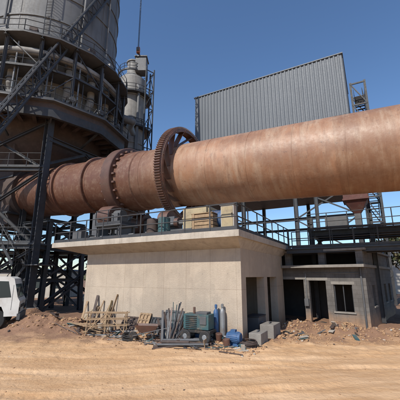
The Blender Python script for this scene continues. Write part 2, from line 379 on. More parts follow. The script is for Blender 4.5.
fs.pipe([P(6,.2,zT+.3),P(9.9,.2,zT+.3),P(9.9,2,zT+.3)],.09,'galv'); fs.pipe([P(5.8,-.1,zT+.15),P(10.4,-.1,zT+.15)],.05,'steel2')
fs.box(P(9.6,-.2,zT+.35),(.7,.5,.6),'steel2',ux=d1)
fs.done()
# ---------------------------------------------------------------- walkway
wb=B('elevated_walkway')
zw=4.15
def W(t,v,z): return P(t,v,z)
wv0,wv1=6.5,7.7
wb.box8(W(-.45,wv0,zw),d1*-18,d2*(wv1-wv0),Z(.05),'steel2')
for v in (wv0,wv1): wb.hb(W(-.4,v,zw-.14),W(-18.4,v,zw-.14),.26,'steel')
for i in range(19): wb.hb(W(-.8-i,wv0,zw-.12),W(-.8-i,wv1,zw-.12),.14,'steel')
wb.rail([W(-.5,wv0+.05,zw+.05),W(-18.3,wv0+.05,zw+.05)],'steel',sp=1.2,r=.03)
wb.rail([W(-.5,wv1-.05,zw+.05),W(-18.3,wv1-.05,zw+.05)],'steel',sp=1.2,r=.03)
for t in (-11.8,-18):
    for v in (wv0,wv1): wb.hb(W(t,v,0),W(t,v,zw-.27),.22,'steel')
wb.done()
# ---------------------------------------------------------------- block building
e1=V((-.78,.62,0)).normalized(); e2=V((.62,.78,0)).normalized(); BC=V((8.6,16.6,0))
def Q(a,c,z=0): return BC+e1*a+e2*c+Z(z)
bb=B('concrete_block_building')
LW,LD,H1,H2=6.2,8.5,3.05,3.95
def wall_front(o,ax,nrm,L,z0,z1,ops,m,t=.25):
    ops=sorted(ops); x=0
    for (a,b_,c,d) in ops:
        bb.box8(o+ax*x+Z(z0),ax*(a-x),nrm*t,Z(z1-z0),m)
        if c>z0: bb.box8(o+ax*a+Z(z0),ax*(b_-a),nrm*t,Z(c-z0),m)
        if d<z1: bb.box8(o+ax*a+Z(d),ax*(b_-a),nrm*t,Z(z1-d),m)
        x=b_
    bb.box8(o+ax*x+Z(z0),ax*(L-x),nrm*t,Z(z1-z0),m)
fo=[(.7,1.65,.75,2.15),(2.05,3.0,-.3,2.35),(3.3,4.7,-.3,2.4)]
wall_front(Q(0,0),e1,e2,LW,-.3,H1,fo,'brick')
so=[(1.2,2.0,1.0,2.1),(3.0,3.8,1.0,2.1),(4.9,5.7,1.0,2.1),(6.6,7.4,1.0,2.1)]
wall_front(Q(0,.25),e2,e1,LD-.5,-.3,H1,so,'brick')
wall_front(Q(0,LD-.25),e1,e2,LW,-.3,H1,[],'brick')
wall_front(Q(LW-.25,.25),e2,e1,LD-.5,-.3,H1,[],'brick')
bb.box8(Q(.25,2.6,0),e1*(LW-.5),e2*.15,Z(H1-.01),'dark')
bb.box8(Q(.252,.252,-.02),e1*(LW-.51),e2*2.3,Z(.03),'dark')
bb.box8(Q(-.1,-.6,H1),e1*(LW+.4),e2*(LD+.8),Z(.15),'slabd')
for a in (.02,2.0,4.0,5.9):
    for c in (.02,4,LD-.4):
        bb.box8(Q(a,c,H1+.15),e1*.35,e2*.35,Z(H2-H1-.15),'brick')
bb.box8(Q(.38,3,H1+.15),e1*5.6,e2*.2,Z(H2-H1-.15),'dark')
bb.box8(Q(.05,.4,H1+.15),e1*.22,e2*3.5,Z(H2-H1-.15),'brick'); bb.box8(Q(.05,4.4,H1+.15),e1*.22,e2*3.6,Z(H2-H1-.15),'brick')
bb.box8(Q(-.15,-.15,H2),e1*(LW+.3),e2*(LD+.3),Z(.12),'slabd')
for n_,(a,b_,c,d) in enumerate(fo):
    bb.box8(Q(a-.12,-.015,d),e1*(b_-a+.24),e2*.1,Z(.16),'slabd')
    if n_==0:
        bb.box8(Q(a-.08,-.06,c-.08),e1*(b_-a+.16),e2*.16,Z(.078),'slabd')
        for f in (0,.5,1): bb.box8(Q(a+(b_-a-.05)*f,.1,c),e1*.05,e2*.05,Z(d-c),'steel')
for (a,b_,c,d) in so:
    bb.box8(Q(-.05,a+.25-.06,c-.08),e1*.14,e2*(b_-a+.12),Z(.078),'slabd')
    for f in (0,1): bb.box8(Q(.1,a+.25+(b_-a-.05)*f,c),e1*.05,e2*.05,Z(d-c),'steel2')
bb.cyl(Q(.2,-.06,0),Q(.2,-.06,H1-.02),.05,'steel2',n=8)
bb.pipe([Q(.3,-.04,2.75),Q(3.15,-.04,2.75),Q(3.15,-.04,1.2)],.02,'galv',8); bb.box(Q(3.15,-.08,1.15),(.24,.16,.4),'steel2',ux=e1)
bb.done(bevel=.012)
# ---------------------------------------------------------------- steel platform & hopper behind
sp=B('steel_service_platform')
for t in (-1.5,-5.0,-8.5,-12):
    for v in (9.2,12.5):
        sp.hb(P(t,v,0),P(t,v,9.0 if v>10 else 6.4),.25,'steel')
for v in (9.2,12.5):
    sp.hb(P(-1.3,v,5.3),P(-12.2,v,5.3),.3,'steel')
for t in (-1.5,-5.0,-8.5,-12):
    sp.hb(P(t,9.2,5.3),P(t,12.5,5.3),.25,'steel')
sp.box8(P(-1.3,9.0,5.46),d1*-11,d2*3.7,Z(.05),'steel2')
sp.rail([P(-1.3,9.05,5.51),P(-12.2,9.05,5.51)],'steel',sp=1.2,r=.03)
for a,b_ in ((-1.5,-5),(-8.5,-12)):
    sp.beam(P(a,12.5,.3),P(b_,12.5,5.1),.1,.1,'steel'); sp.beam(P(b_,12.4,.3),P(a,12.4,5.1),.1,.1,'steel')
sp.hb(P(-5,12.5,8.8),P(-12,12.5,8.8),.25,'steel')
sp.beam(P(-8.5,12.5,5.6),P(-12,12.5,8.7),.1,.1,'steel'); sp.beam(P(-12,12.4,5.6),P(-8.5,12.4,8.7),.1,.1,'steel')
sp.stairs(P(-9.2,8.6,4.2),P(-11.3,8.6,5.5),.8,'steel')
sp.box(P(-3,10.4,6.0),(1.4,1.0,.95),'steel2',ux=d1)
sp.done()
hp=B('discharge_hopper')
c=P(-4.3,10.9,0)
def fr(b,c,z0,w0,z1,w1,m,ux=d1):
    uy=V((-ux.y,ux.x,0)); vs=[]
    for z,w_ in ((z0,w0),(z1,w1)):
        for i,j in ((-1,-1),(1,-1),(1,1),(-1,1)): vs.append(c+ux*i*w_/2+uy*j*w_/2+Z(z))
    b.add(vs,[(0,3,2,1),(4,5,6,7),(0,1,5,4),(1,2,6,5),(2,3,7,6),(3,0,4,7)],m)
fr(hp,c,5.52,.4,6.7,.4,'steel2'); fr(hp,c,6.7,.4,7.6,1.5,'red'); fr(hp,c,7.6,1.5,8.6,1.5,'red'); fr(hp,c,7.55,1.6,7.68,1.6,'red')
hp.done(bevel=.01)
mc=B('cooler_fan_duct')
mc.lathe(P(-7.6,10,6.2),d1,[(0,.15),(0,.5),(.4,.5),(.4,.15)],'steel2',28)
mc.pipe([P(-7.8,10.3,6.5),P(-9.2,10.3,7.4),P(-9.2,10.3,8.9)],.24,'silo',14)
mc.box(P(-7.6,10,5.7),(1.1,.9,.38),'steel2',ux=d1)
mc.box(P(-10.4,9.9,6.0),(1.0,.8,.95),'steel2',ux=d1)
mc.done(bevel=.01)
# ---------------------------------------------------------------- clad building
cl=B('corrugated_steel_building')
cR=V((15.9,30.0,0)); LWc=18.9; LDc=9.0; zb,zc=12.2,26.9
def corr(o,ax,nrm,L,z0,z1):
    pitch=.46; n=int(L/pitch); pitch=L/n; pts=[]
    for i in range(n):
        for (f,h) in ((0,0),(.5,0),(.6,.09),(.9,.09)): pts.append((i*pitch+f*pitch,h))
    pts.append((L,0)); vs=[];fs_=[]
    for (x,h) in pts: vs.append(o+ax*x+nrm*h+Z(z0)); vs.append(o+ax*x+nrm*h+Z(z1))
    for i in range(len(pts)-1): fs_.append((2*i,2*i+2,2*i+3,2*i+1))
    cl.add(vs,fs_,'clad')
corr(cR,d1,-d2,LWc,zb,zc); corr(cR,d2,-d1,LDc,zb,zc); corr(cR+d2*LDc,d1,d2,LWc,zb,zc); corr(cR+d1*LWc,d2,d1,LDc,zb,zc)
cl.box8(cR+d1*-.15-d2*.15+Z(zc+.002),d1*(LWc+.3),d2*(LDc+.3),Z(.12),'clad')
cl.box8(cR+d1*-.06-d2*.14+Z(zb-.25),d1*(LWc+.12),d2*(LDc+.28),Z(.24),'steel2')
cl.box8(cR-d2*.115+Z(19.5),d1*LWc,d2*.02,Z(.035),'clad')
for t in (.3,6.3,12.4,18.5):
    for v in (.4,LDc-.4):
        cl.hb(cR+d1*t+d2*v,cR+d1*t+d2*v+Z(zb-.25),.4,'steel')
for z in (4.5,8.6):
    for v in (.4,LDc-.4): cl.hb(cR+d1*.3+d2*v+Z(z),cR+d1*18.5+d2*v+Z(z),.3,'steel')
for t0,t1 in ((.3,6.3),(12.4,18.5)):
    for z0,z1 in ((0,4.4),(4.6,8.5),(8.7,12)):
        cl.beam(cR+d1*t0+d2*.4+Z(z0),cR+d1*t1+d2*.4+Z(z1),.14,.14,'steel'); cl.beam(cR+d1*t1+d2*.55+Z(z0),cR+d1*t0+d2*.55+Z(z1),.14,.14,'steel')
cl.done(smooth=False)
st=B('steel_stair_tower')
so_=cR-d1*1.9+d2*1.0
for a in (0,1.4):
    for c_ in (0,3.2): st.hb(so_+d1*a+d2*c_,so_+d1*a+d2*c_+Z(23.6),.22,'steel')
for i in range(9):
    z=i*2.6
    p0=so_+d1*.7+d2*(.2 if i%2==0 else 3.0)+Z(z); p1=so_+d1*.7+d2*(3.0 if i%2==0 else .2)+Z(z+2.6)
    st.stairs(p0,p1,.9,'steel')
    for a in (0,1.4): st.beam(so_+d1*a+Z(z+2.6),so_+d1*a+d2*3.2+Z(z+2.6),.12,.16,'steel'); st.beam(so_+d1*a+Z(z),so_+d1*a+d2*3.2+Z(z+2.6),.1,.1,'steel')
    for c_ in (0,3.2): st.beam(so_+d2*c_+Z(z+2.6),so_+d1*1.4+d2*c_+Z(z+2.6),.12,.16,'steel'); st.beam(so_+d2*c_+Z(z),so_+d1*1.4+d2*c_+Z(z+2.6),.1,.1,'steel')
st.done()
# ---------------------------------------------------------------- preheater tower
PC=V((-15.3,28,0))
pt=B('preheater_tower')
def pol(r,a,z): return PC+V((r*math.cos(a),r*math.sin(a),z))
base=math.atan2(-d1.y,-d1.x)
legs=[base+math.radians(30+60*i) for i in range(6)]
def sector(b,r0,r1,z0,z1,m,n=6,rot=0):
    vs=[]
    for r,z in ((r0,z0),(r1,z0),(r1,z1),(r0,z1)):
        for i in range(n): vs.append(pol(r,rot+2*math.pi*i/n,z))
    fs_=[]
    for j in range(4):
        for i in range(n): fs_.append((j*n+i,j*n+(i+1)%n,((j+1)%4)*n+(i+1)%n,((j+1)%4)*n+i))
    b.add(vs,fs_,m)
RL=6.9
for i,a in enumerate(legs):
    pt.hb(pol(RL+.5,a,0),pol(RL-.2,a,14.6),.5,'steel')
    pt.lathe(pol(RL+.5,a,0),(0,0,1),[(0,.7),(.5,.7),(.55,.6)],'slab',12)
    a2=legs[(i+1)%6]
    gap=(i==5)
    for z in (4.6,10.4) if not gap else (4.6,):
        k=RL+.5-.7*z/14.6
        pt.hb(pol(k,a,z),pol(k,a2,z),.32,'steel')
    zz=((0,4.5),(4.7,10.3),(10.5,14.4)) if not gap else ((0,4.5),)
    for z0,z1 in zz:
        k0=RL+.5-.7*z0/14.6; k1=RL+.5-.7*z1/14.6
        pt.hb(pol(k0,a,z0),pol(k1,a2,z1),.2,'steel'); pt.hb(pol(k0-.3,a2,z0),pol(k1-.3,a,z1),.2,'steel')
    if gap:
        ha=a+((a2-a+2*math.pi)%(2*math.pi))/2
        pt.hb(pol(RL,a,12.9),pol(RL,a2,12.9),.4,'steel')
        pt.hb(pol(RL,a,10.8),pol(RL-.7,ha,12.7),.2,'steel'); pt.hb(pol(RL,a2,10.8),pol(RL-.7,ha,12.7),.2,'steel')
sector(pt,3.4,RL+.4,4.78,4.86,'steel2',6,legs[0])
for i in range(6):
    if i in (5,): continue
    a,a2=legs[i],legs[(i+1)%6]
    pt.rail([pol(RL+.3,a,4.86),pol(RL+.3,a2,4.86)],'steel',sp=1.3,r=.03)
    pt.rail([pol(RL,a,10.6),pol(RL,a2,10.6)],'steel',sp=1.3,r=.03)
for i in range(4):
    a=base+math.radians(45+90*i); pt.hb(pol(3.5,a,0),pol(3.5,a,12),.35,'steel')
    a2=a+math.pi/2
    for z in (3,6.5): pt.hb(pol(3.5,a,z),pol(3.5,a2,z),.22,'steel')
    pt.beam(pol(3.5,a,.2),pol(3.5,a2,6.3),.14,.14,'steel')
pt.done()
ph=B('preheater_body')
ph.lathe(PC,(0,0,1),[(8.2,1.6),(9.2,2.0),(11.2,3.2),(13.6,5.2),(14.8,5.6),(15.3,5.6)],'brown',12)
sector(ph,5.6,7.9,15.0,15.45,'brown',12,legs[0])
sector(ph,5.0,8.3,15.45,15.55,'steel2',12,legs[0])
sector(ph,7.6,7.9,14.3,15.0,'steel',12,legs[0])
for i in range(36):
    a=legs[0]+2*math.pi*i/36; ph.hb(pol(5.5,a,14.72),pol(7.6,a,14.82),.28,'brown'); 
    if i%3==0: ph.beam(pol(5.4,a,13.4),pol(7.6,a,14.5),.12,.16,'steel')
pr=[pol(8.2,legs[0]+2*math.pi*i/12,15.55) for i in range(13)]
ph.rail(pr,'steel',sp=1.3,r=.032)
ph.lathe(PC,(0,0,1),[(15.5,5.3),(17.0,5.3),(17.0,5.55),(17.25,5.55),(17.25,5.3),(20.6,5.3),(20.6,5.9),(20.9,5.9)],'light',48)
for i in range(18):
    a=legs[0]+2*math.pi*(i+.5)/18; rd=V((math.cos(a),math.sin(a),0)); tg=V((-rd.y,rd.x,0))
    ph.box(pol(6.0,a,16.3),(1.3,.85,.8),'steel2',ux=rd)
    ph.cyl(pol(6.6,a,16.35),pol(7.6,a,16.35),.14,'galv',n=10)
    ph.cyl(pol(7.5,a,16.35),pol(7.75,a,16.35),.24,'steel2',n=12)
    for k in (-.4,.4): ph.beam(pol(6.5,a,15.6)+tg*k,pol(7.6,a,16.5)+tg*k,.08,.1,'steel')
    ph.pipe([pol(5.35,a,21.0),pol(6.15,a,20.0),pol(6.15,a,17.6),pol(5.6,a,16.8)],.33,'light',12)
    for z in (17.9,18.9,19.7): ph.lathe(pol(6.15,a,z),(0,0,1),[(0,.3),(0,.42),(.1,.42),(.1,.3)],'steel2',12)
    ph.cyl(pol(6.9,a+.09,15.6),pol(6.9,a+.09,20.9),.07,'galv',n=8)
    ph.cyl(pol(7.05,a+.14,15.6),pol(7.05,a+.14,18.6),.045,'steel',n=6)
    ph.hb(pol(7.35,a,15.5),pol(7.35,a,21.2),.2,'steel')
    a3=a+2*math.pi/18
    ph.beam(pol(7.3,a,18.6),pol(7.3,a3,18.6),.12,.16,'steel')
    if i%2==0: ph.beam(pol(7.3,a,15.6),pol(7.3,a3,18.5),.08,.08,'steel')
    else: ph.beam(pol(7.3,a3,18.7),pol(7.3,a,21.1),.08,.08,'steel')
    ph.hb(pol(5.9,a,21.05),pol(7.7,a,21.05),.22,'steel')
sector(ph,5.9,7.8,21.2,21.32,'steel2',18,legs[0])
pr=[pol(7.7,legs[0]+2*math.pi*i/18,21.32) for i in range(19)]
ph.rail(pr,'steel',sp=1.3,r=.032)
sector(ph,5.4,7.3,18.68,18.74,'steel2',18,legs[0]+math.pi/18)
ph.rail([pol(7.25,legs[0]+2*math.pi*(i+.5)/18,18.74) for i in range(19)],'steel',sp=1.3,r=.026,toe=False)
ph.lathe(PC,(0,0,1),[(20.9,4.6),(22.2,5.9),(22.4,6.15),(36.5,6.15),(39.5,1.2),(40.3,1.2)],'silo',64)
for z in (22.3,24.2,26.9,29.6,32.3,35.6): ph.lathe(PC,(0,0,1),[(z,6.14),(z,6.24),(z+.16,6.24),(z+.16,6.14)],'silo',64)
for i in range(16):
    a=2*math.pi*i/16; rd=V((math.cos(a),math.sin(a),0)); ph.box8(pol(6.14,a,22.52)-V((-rd.y,rd.x,0))*.03,rd*.04,V((-rd.y,rd.x,0))*.06,Z(13),'silo')
for a in (-1.75,-.75,-.3): ph.cyl(pol(6.4,a,21.3),pol(6.4,a,36),.11,'silo',n=10)
for i in range(9):
    a=-2.3+i*.33; ph.box(pol(7.0,a,21.75),(.5,.6,.8),R.choice(['steel2','light','brown']),ux=V((math.cos(a),math.sin(a),0)))
ph.lathe(PC,(0,0,1),[(20.15+.3*math.sin(t*math.pi/6),6.85+.3*math.cos(t*math.pi/6)) for t in range(12)],'light',48,closed=True)
ph.pipe([pol(6.9,.35,19.3),pol(8.4,.35,19.0),V((-8.4,34,20)),V((-9.9,42,23))],.42,'silo',16)
a=-1.2
for k in (-.25,.25): ph.cyl(pol(6.5,a,21.3)+V((k,0,0)),pol(6.5,a,37)+V((k,0,0)),.03,'steel',n=6)
for i in range(50): ph.cyl(pol(6.5,a,21.4+i*.3)+V((-.25,0,0)),pol(6.5,a,21.4+i*.3)+V((.25,0,0)),.018,'steel',n=5)
pbody=ph.done(); pbody.parent=bpy.data.objects['preheater_tower']
th_=B('transfer_chamber')
kc=KP(-17.6)
fr(th_,V((kc.x,kc.y,0)),6.6,3.6,11.4,4.2,'brown'); fr(th_,V((kc.x,kc.y,0)),11.4,4.2,13.0,5.2,'brown')
for z in (7.5,9,10.5): th_.box((kc.x,kc.y,z),(4.25,4.25,.16),'steel',ux=d1)
o=th_.done(bevel=.02); o.parent=bpy.data.objects['preheater_tower']
kf=B('kiln_tail_support_frame')
c=V((-11.7,24.8,0))
for i in (-1,1):
    for j in (-1,1): kf.hb(c+d1*i*1.7+d2*j*1.7,c+d1*i*1.5+d2*j*1.5+Z(6.6),.3,'steel')
for z in (2.3,4.5,6.6):
    for i in (-1,1):
        kf.hb(c+d1*i*1.6-d2*1.6+Z(z),c+d1*i*1.6+d2*1.6+Z(z),.22,'steel'); kf.hb(c+d2*i*1.6-d1*1.6+Z(z),c+d2*i*1.6+d1*1.6+Z(z),.22,'steel')
for z0,z1 in ((.2,2.2),(2.4,4.4),(4.6,6.5)):
    for i in (-1,1):
        kf.beam(c+d1*1.6*i-d2*1.6+Z(z0),c+d1*1.6*i+d2*1.6+Z(z1),.12,.12,'steel'); kf.beam(c+d2*1.6*i-d1*1.6+Z(z0),c+d2*1.6*i+d1*1.6+Z(z1),.12,.12,'steel')
kf.stairs(c-d2*2.4+d1*2.6,c-d2*2.4-d1*1.2+Z(3.3),.8,'steel'); kf.box8(c-d2*2.9-d1*2.6+Z(3.3),d1*1.4,d2*1.3,Z(.06),'steel2')
kf.stairs(c-d2*3.3-d1*1.2+Z(3.3),c-d2*3.3+d1*2.2+Z(6.4),.8,'steel')
kf.done()
# ---------------------------------------------------------------- slim dust collector tower
dt=B('dust_collector_tower')
T=V((-11.1,45,0))
dt.lathe(T,(0,0,1),[(0,2.5),(14,2.5),(14,2.3),(30,2.3),(30,2.45),(30.3,2.45),(30.3,2.3),(33.4,2.3),(34.6,1.3),(34.6,1.0),(37.0,1.0),(37.0,1.15),(37.2,1.15)],'light',40)
for z in (18,22,26): dt.lathe(T,(0,0,1),[(z,2.29),(z,2.4),(z+.2,2.4),(z+.2,2.29)],'light',40)
for zz,r_ in ((19.5,3.1),(24.5,3.2),(30.2,3.2),(34.4,2.4)):
    dt.lathe(T,(0,0,1),[(zz,2.2),(zz,r_),(zz+.12,r_),(zz+.12,2.2)],'steel',24,closed=True)
    dt.rail([T+V((r_*math.cos(a*math.pi/8),r_*math.sin(a*math.pi/8),zz+.12)) for a in range(17)],'steel',sp=2,r=.04)
dt.pipe([T+V((-3.4,-1.5,12)),T+V((-3.4,-1.5,29)),T+V((-1,-1,32.5))],.7,'light',16)
dt.pipe([T+V((-4.5,1,8)),T+V((-4.5,1,26.5)),T+V((-1,1,28))],.4,'silo',14)
dt.pipe([T+V((1.6,-2.2,10)),T+V((1.6,-2.2,31)),T+V((.6,-.8,33.8))],.22,'silo',12)
dt.box(T+V((1.6,-1.2,35.6)),(1.7,1.7,2.4),'silo'); dt.box(T+V((1.6,-1.2,36.95)),(2,2,.2),'steel2')
for k in range(8):
    for a_,b_ in (((2.6,-2.2),(3.7,-1.2)),((3.7,-1.2),(2.9,-.2))):
        dt.beam(T+V((a_[0],a_[1],8+3.3*k)),T+V((b_[0],b_[1],11.3+3.3*k)),.1,.1,'steel'); dt.beam(T+V((a_[0],a_[1],11.3+3.3*k)),T+V((b_[0],b_[1],11.3+3.3*k)),.1,.1,'steel')
for a_ in ((2.6,-2.2),(3.7,-1.2),(2.9,-.2)): dt.beam(T+V((*a_,0)),T+V((*a_,35)),.15,.15,'steel')
dt.done()
# ---------------------------------------------------------------- crane truck with lattice boom
ct=B('crane_truck')
f=V((.93,.37,0)).normalized(); s_=V((-f.y,f.x,0)); F0=V((-9.45,17.3,0))
def T_(a,c,z): return F0-f*a+s_*c+Z(z+.12)
def prism(b,prof,w,m,off=0):
    n=len(prof); vs=[T_(a,-w/2+off,z) for a,z in prof]+[T_(a,w/2+off,z) for a,z in prof]
    b.add(vs,[tuple(range(n)),tuple(range(2*n-1,n-1,-1))]+[(i,(i+1)%n,n+(i+1)%n,n+i) for i in range(n)],m)
prism(ct,[(0,.55),(-.02,1.25),(.10,1.45),(.34,2.35),(.55,2.45),(1.9,2.47),(2.0,2.35),(2.0,.75),(1.35,.75),(1.25,1.02),(.75,1.02),(.62,.75),(.6,.55)],2.2,'white')
prism(ct,[(.085,1.47),(.325,2.27),(.345,2.27),(.105,1.47)],1.96,'glass')
for k in (-1,1):
    for pts_ in ([(.38,1.45),(.58,2.22),(1.15,2.24),(1.15,1.42)],[(1.27,1.42),(1.27,2.24),(1.8,2.24),(1.8,1.42)]):
        vs=[T_(a,k*1.106,z) for a,z in pts_]; vs+=[x-s_*k*.02 for x in vs]
        ct.add(vs,[(0,1,2,3),(4,5,6,7),(0,1,5,4),(1,2,6,5),(2,3,7,6),(3,0,4,7)],'glass')
    ct.box(T_(1.1,k*1.11,1.2),(.16,.03,.04),'black',ux=f)
    for a in (1.21,.33): ct.box(T_(a,k*1.101,1.45),(.012,.01,1.2),'black',ux=f)
    ct.box(T_(.0,k*.82,.85),(.06,.34,.2),'glass',ux=f)
    ct.cyl(T_(.2,k*1.1,1.9),T_(.05,k*1.32,1.9),.02,'black',n=6); ct.box(T_(.03,k*1.34,1.75),(.06,.2,.42),'black',ux=f)
ct.box(T_(-.03,0,.52),(.14,2.2,.3),'steel2',ux=f); ct.box(T_(-.03,0,1.0),(.05,1.2,.14),'black',ux=f)
ct.box(T_(.1,0,1.42),(.05,1.7,.03),'black',ux=f)
ct.box(T_(5.2,0,.85),(7.2,.9,.3),'steel',ux=f); ct.box(T_(5.6,0,1.12),(6.6,2.3,.22),'orange',ux=f)
for a in (1.0,4.6,6.4):
    for k in (-1,1):
        y0=.78 if k>0 else -1.08
        ct.lathe(T_(a,y0,.4),s_,[(0,.2),(0,.44),(.04,.48),(.26,.48),(.3,.44),(.3,.2)],'black',28)
        ct.lathe(T_(a,y0-.015,.4),s_,[(0,.05),(0,.24),(.33,.24),(.33,.05)],'galv',16)
ct.cyl(T_(6.9,0,1.2),T_(6.9,0,1.6),.8,'steel',n=24); ct.box(T_(7.3,0,2.1),(2.6,1.9,1.0),'orange',ux=f); ct.box(T_(6.2,.75,2.15),(1.2,.8,1.3),'white',ux=f)
b1=V((-7.2,30,41.9)); bd=V((6.3,11,29.1)).normalized(); L_=43.0; b0=b1-bd*L_
sx=bd.cross(Z(1)).normalized(); uu=sx.cross(bd)
n_=38; hw=.4
for i in range(n_):
    w0=hw*min(1,.35+.65*i/3)*min(1,.3+.7*(n_-i)/3); w1=hw*min(1,.35+.65*(i+1)/3)*min(1,.3+.7*(n_-i-1)/3)
    A=b0+bd*L_*i/n_; Bq=b0+bd*L_*(i+1)/n_
    cs=[(-1,-1),(1,-1),(1,1),(-1,1)]
    for j,(p_,q_) in enumerate(cs):
        p2,q2=cs[(j+1)%4]
        ct.cyl(A+sx*p_*w0+uu*q_*w0,Bq+sx*p_*w1+uu*q_*w1,.1,'steel',n=6)
        ct.cyl(A+sx*p_*w0+uu*q_*w0,Bq+sx*p2*w1+uu*q2*w1,.05,'steel',n=5)
        ct.cyl(Bq+sx*p_*w1+uu*q_*w1,Bq+sx*p2*w1+uu*q2*w1,.05,'steel',n=5)
ct.lathe(b1-sx*.2,sx,[(0,.1),(0,.45),(.4,.45),(.4,.1)],'steel',20)
tip=b1+V((.2,.1,0))
hz=27.8
for k in (-.06,.06): ct.cyl(tip+sx*k,V((tip.x,tip.y,hz))+sx*k,.03,'black',n=5)
ct.box((tip.x,tip.y,hz-.35),(.36,.28,.7),'orange'); ct.lathe((tip.x-.16,tip.y,hz-.3),(1,0,0),[(0,.05),(0,.3),(.32,.3),(.32,.05)],'steel2',20)
hk=[V((tip.x+.22*math.sin(a),tip.y,hz-1.05-.22*math.cos(a)+.0)) for a in [math.radians(x) for x in (180,130,90,45,0,-45,-90)]]
ct.pipe([V((tip.x,tip.y,hz-.7))]+hk,.06,'black',8)
ct.done(bevel=0)
# ---------------------------------------------------------------- yard objects
def G(x,y,dz=0): return V((x,y,gh(x,y)+dz))
ge=B('portable_generator')
c=G(-.05,13.25); ux=V((-.9,.43,0)).normalized(); uy=V((-ux.y,ux.x,0))
ge.box(c+Z(.42),(1.25,.62,.1),'black',ux=ux)
ge.box(c+Z(.77),(1.1,.56,.56),'teal',ux=ux)
for i in range(7): ge.box(c+uy*.3+Z(.56+i*.07)+ux*.2,(.5,.03,.025),'black',ux=ux)
for i in range(7): ge.box(c-uy*.3+Z(.56+i*.07)+ux*.2,(.5,.03,.025),'black',ux=ux)
ge.box(c-uy*.295-ux*.32+Z(.83),(.28,.03,.3),'steel2',ux=ux); ge.box(c+uy*.295-ux*.32+Z(.83),(.28,.03,.3),'steel2',ux=ux)
ge.cyl(c+ux*.2+Z(1.04),c+ux*.2+Z(1.3),.05,'gear'); ge.box(c-ux*.2+Z(1.09),(.5,.4,.09),'steel2',ux=ux)
for i in (-1,1):
    for j in (-1,1):
        ge.lathe(c+ux*.42*i+uy*(.33*j)-uy*.06+Z(.24),uy,[(0,.08),(0,.21),(.02,.24),(.1,.24),(.12,.21),(.12,.08)],'black',20)
        ge.cyl(c+ux*.42*i+uy*(.33*j)-uy*.07+Z(.24),c+ux*.42*i+uy*(.33*j)+uy*.07+Z(.24),.1,'galv',n=12)
ge.pipe([c+ux*.6+Z(.42),c+ux*1.15+Z(.3)],.03,'black'); ge.done(bevel=.012)
fb=B('steel_strip_bundle')
o=G(-1.0,13.6); wn=-d2
for i in range(26):
    f_=(i-13)/13; ft=o+d1*(-f_*.35+R.uniform(-.1,.1))+wn*R.uniform(.1,.55)-Z(.03); tp=o+d1*(-f_*1.05+R.uniform(-.15,.15))+d2*.12+Z(1.45-.6*abs(f_)+R.uniform(-.25,.15))
    fb.beam(ft,tp,R.uniform(.03,.1),.014,R.choice(['teal','steel2','steel','brown','steel2','gear','steel']))
fb.done()
def gascyl(x,y,m):
    g_=B('gas_cylinder'); c=G(x,y)
    g_.lathe(c,(0,0,1),[(0,.1),(.02,.115),(1.05,.115),(1.15,.10),(1.22,.06),(1.25,.04),(1.28,.04),(1.28,.055),(1.4,.055),(1.42,.02)],m,20); g_.done()
gascyl(.66,13.52,'blue'); gascyl(.92,13.44,'galv')
em=B('electric_motor')
c=G(1.3,12.85,.3)
em.lathe(c-d1*.3,d1,[(0,.05),(0,.17),(.05,.2),(.5,.2),(.56,.17),(.58,.05)],'blue',24)
for i in range(20):
    a=2*math.pi*i/20; em.beam(c-d1*.22+(d2*math.cos(a)+Z(1)*math.sin(a))*.21,c+d1*.18+(d2*math.cos(a)+Z(1)*math.sin(a))*.21,.012,.025,'blue')
em.cyl(c+d1*.26,c+d1*.42,.035,'galv'); em.box(c-Z(.25),(.5,.38,.05),'blue',ux=d1); em.box(c+Z(.23),(.2,.18,.12),'blue',ux=d1)
em.box(c-Z(.18),(.35,.22,.1),'blue',ux=d1)
em.done(bevel=.008)
pp=B('steel_pipe_stack')
for i in range(9):
    x0=-1.5+R.uniform(-.4,.4); yy=12.4+.1*i; L0=R.uniform(.9,2.3); dv=R.uniform(-.35,.1); r_=R.choice([.03,.045,.06])
    pp.cyl(G(x0,yy,r_+.07*(i%2)),G(x0+L0,yy+dv,r_+.07*(i%2)),r_,R.choice(['galv','steel2','gear','brown']),n=12)
for i in range(34):
    q_=P(R.uniform(-.3,8.8),-R.uniform(.25,1.9)); a=R.uniform(-.7,.7); dd=V((d1.x*math.cos(a)-d1.y*math.sin(a),d1.x*math.sin(a)+d1.y*math.cos(a),0))*R.uniform(.3,1.1)
    A=q_+dd; Bq=q_-dd; pp.cyl(G(A.x,A.y,.03),G(Bq.x,Bq.y,.04),R.uniform(.010,.03),R.choice(['galv','steel','gear','brown','steel2']),n=8)
pp.done()
sc_=B('scrap_pile')
for i in range(130):
    q_=P(R.uniform(-.6,9.5),-R.uniform(.15,1.7)) if i<95 else V((R.uniform(3.0,9),R.uniform(13.6,15.6),0))
    o=G(q_.x,q_.y,.03); a=V((R.uniform(-1,1),R.uniform(-1,1),R.uniform(-.15,.5))).normalized(); k=R.uniform(.08,.35)
    sc_.beam(o-a*k,o+a*k,R.uniform(.04,.22),R.uniform(.01,.05),R.choice(['wood','brown','steel2','pale','steel','slab','gear','teal','wood','brown']))
for i in range(12):
    q_=P(R.uniform(0,8.5),-R.uniform(.2,.9)); o=G(q_.x,q_.y); sc_.lathe(o,(R.uniform(-.2,.2),R.uniform(-.2,.2),1),[(0,.09),(.0,.12),(.27,.14),(.28,.13)],R.choice(['pale','steel2','blue','gear']),16)
sc_.done()
fm=B('formwork_panel')
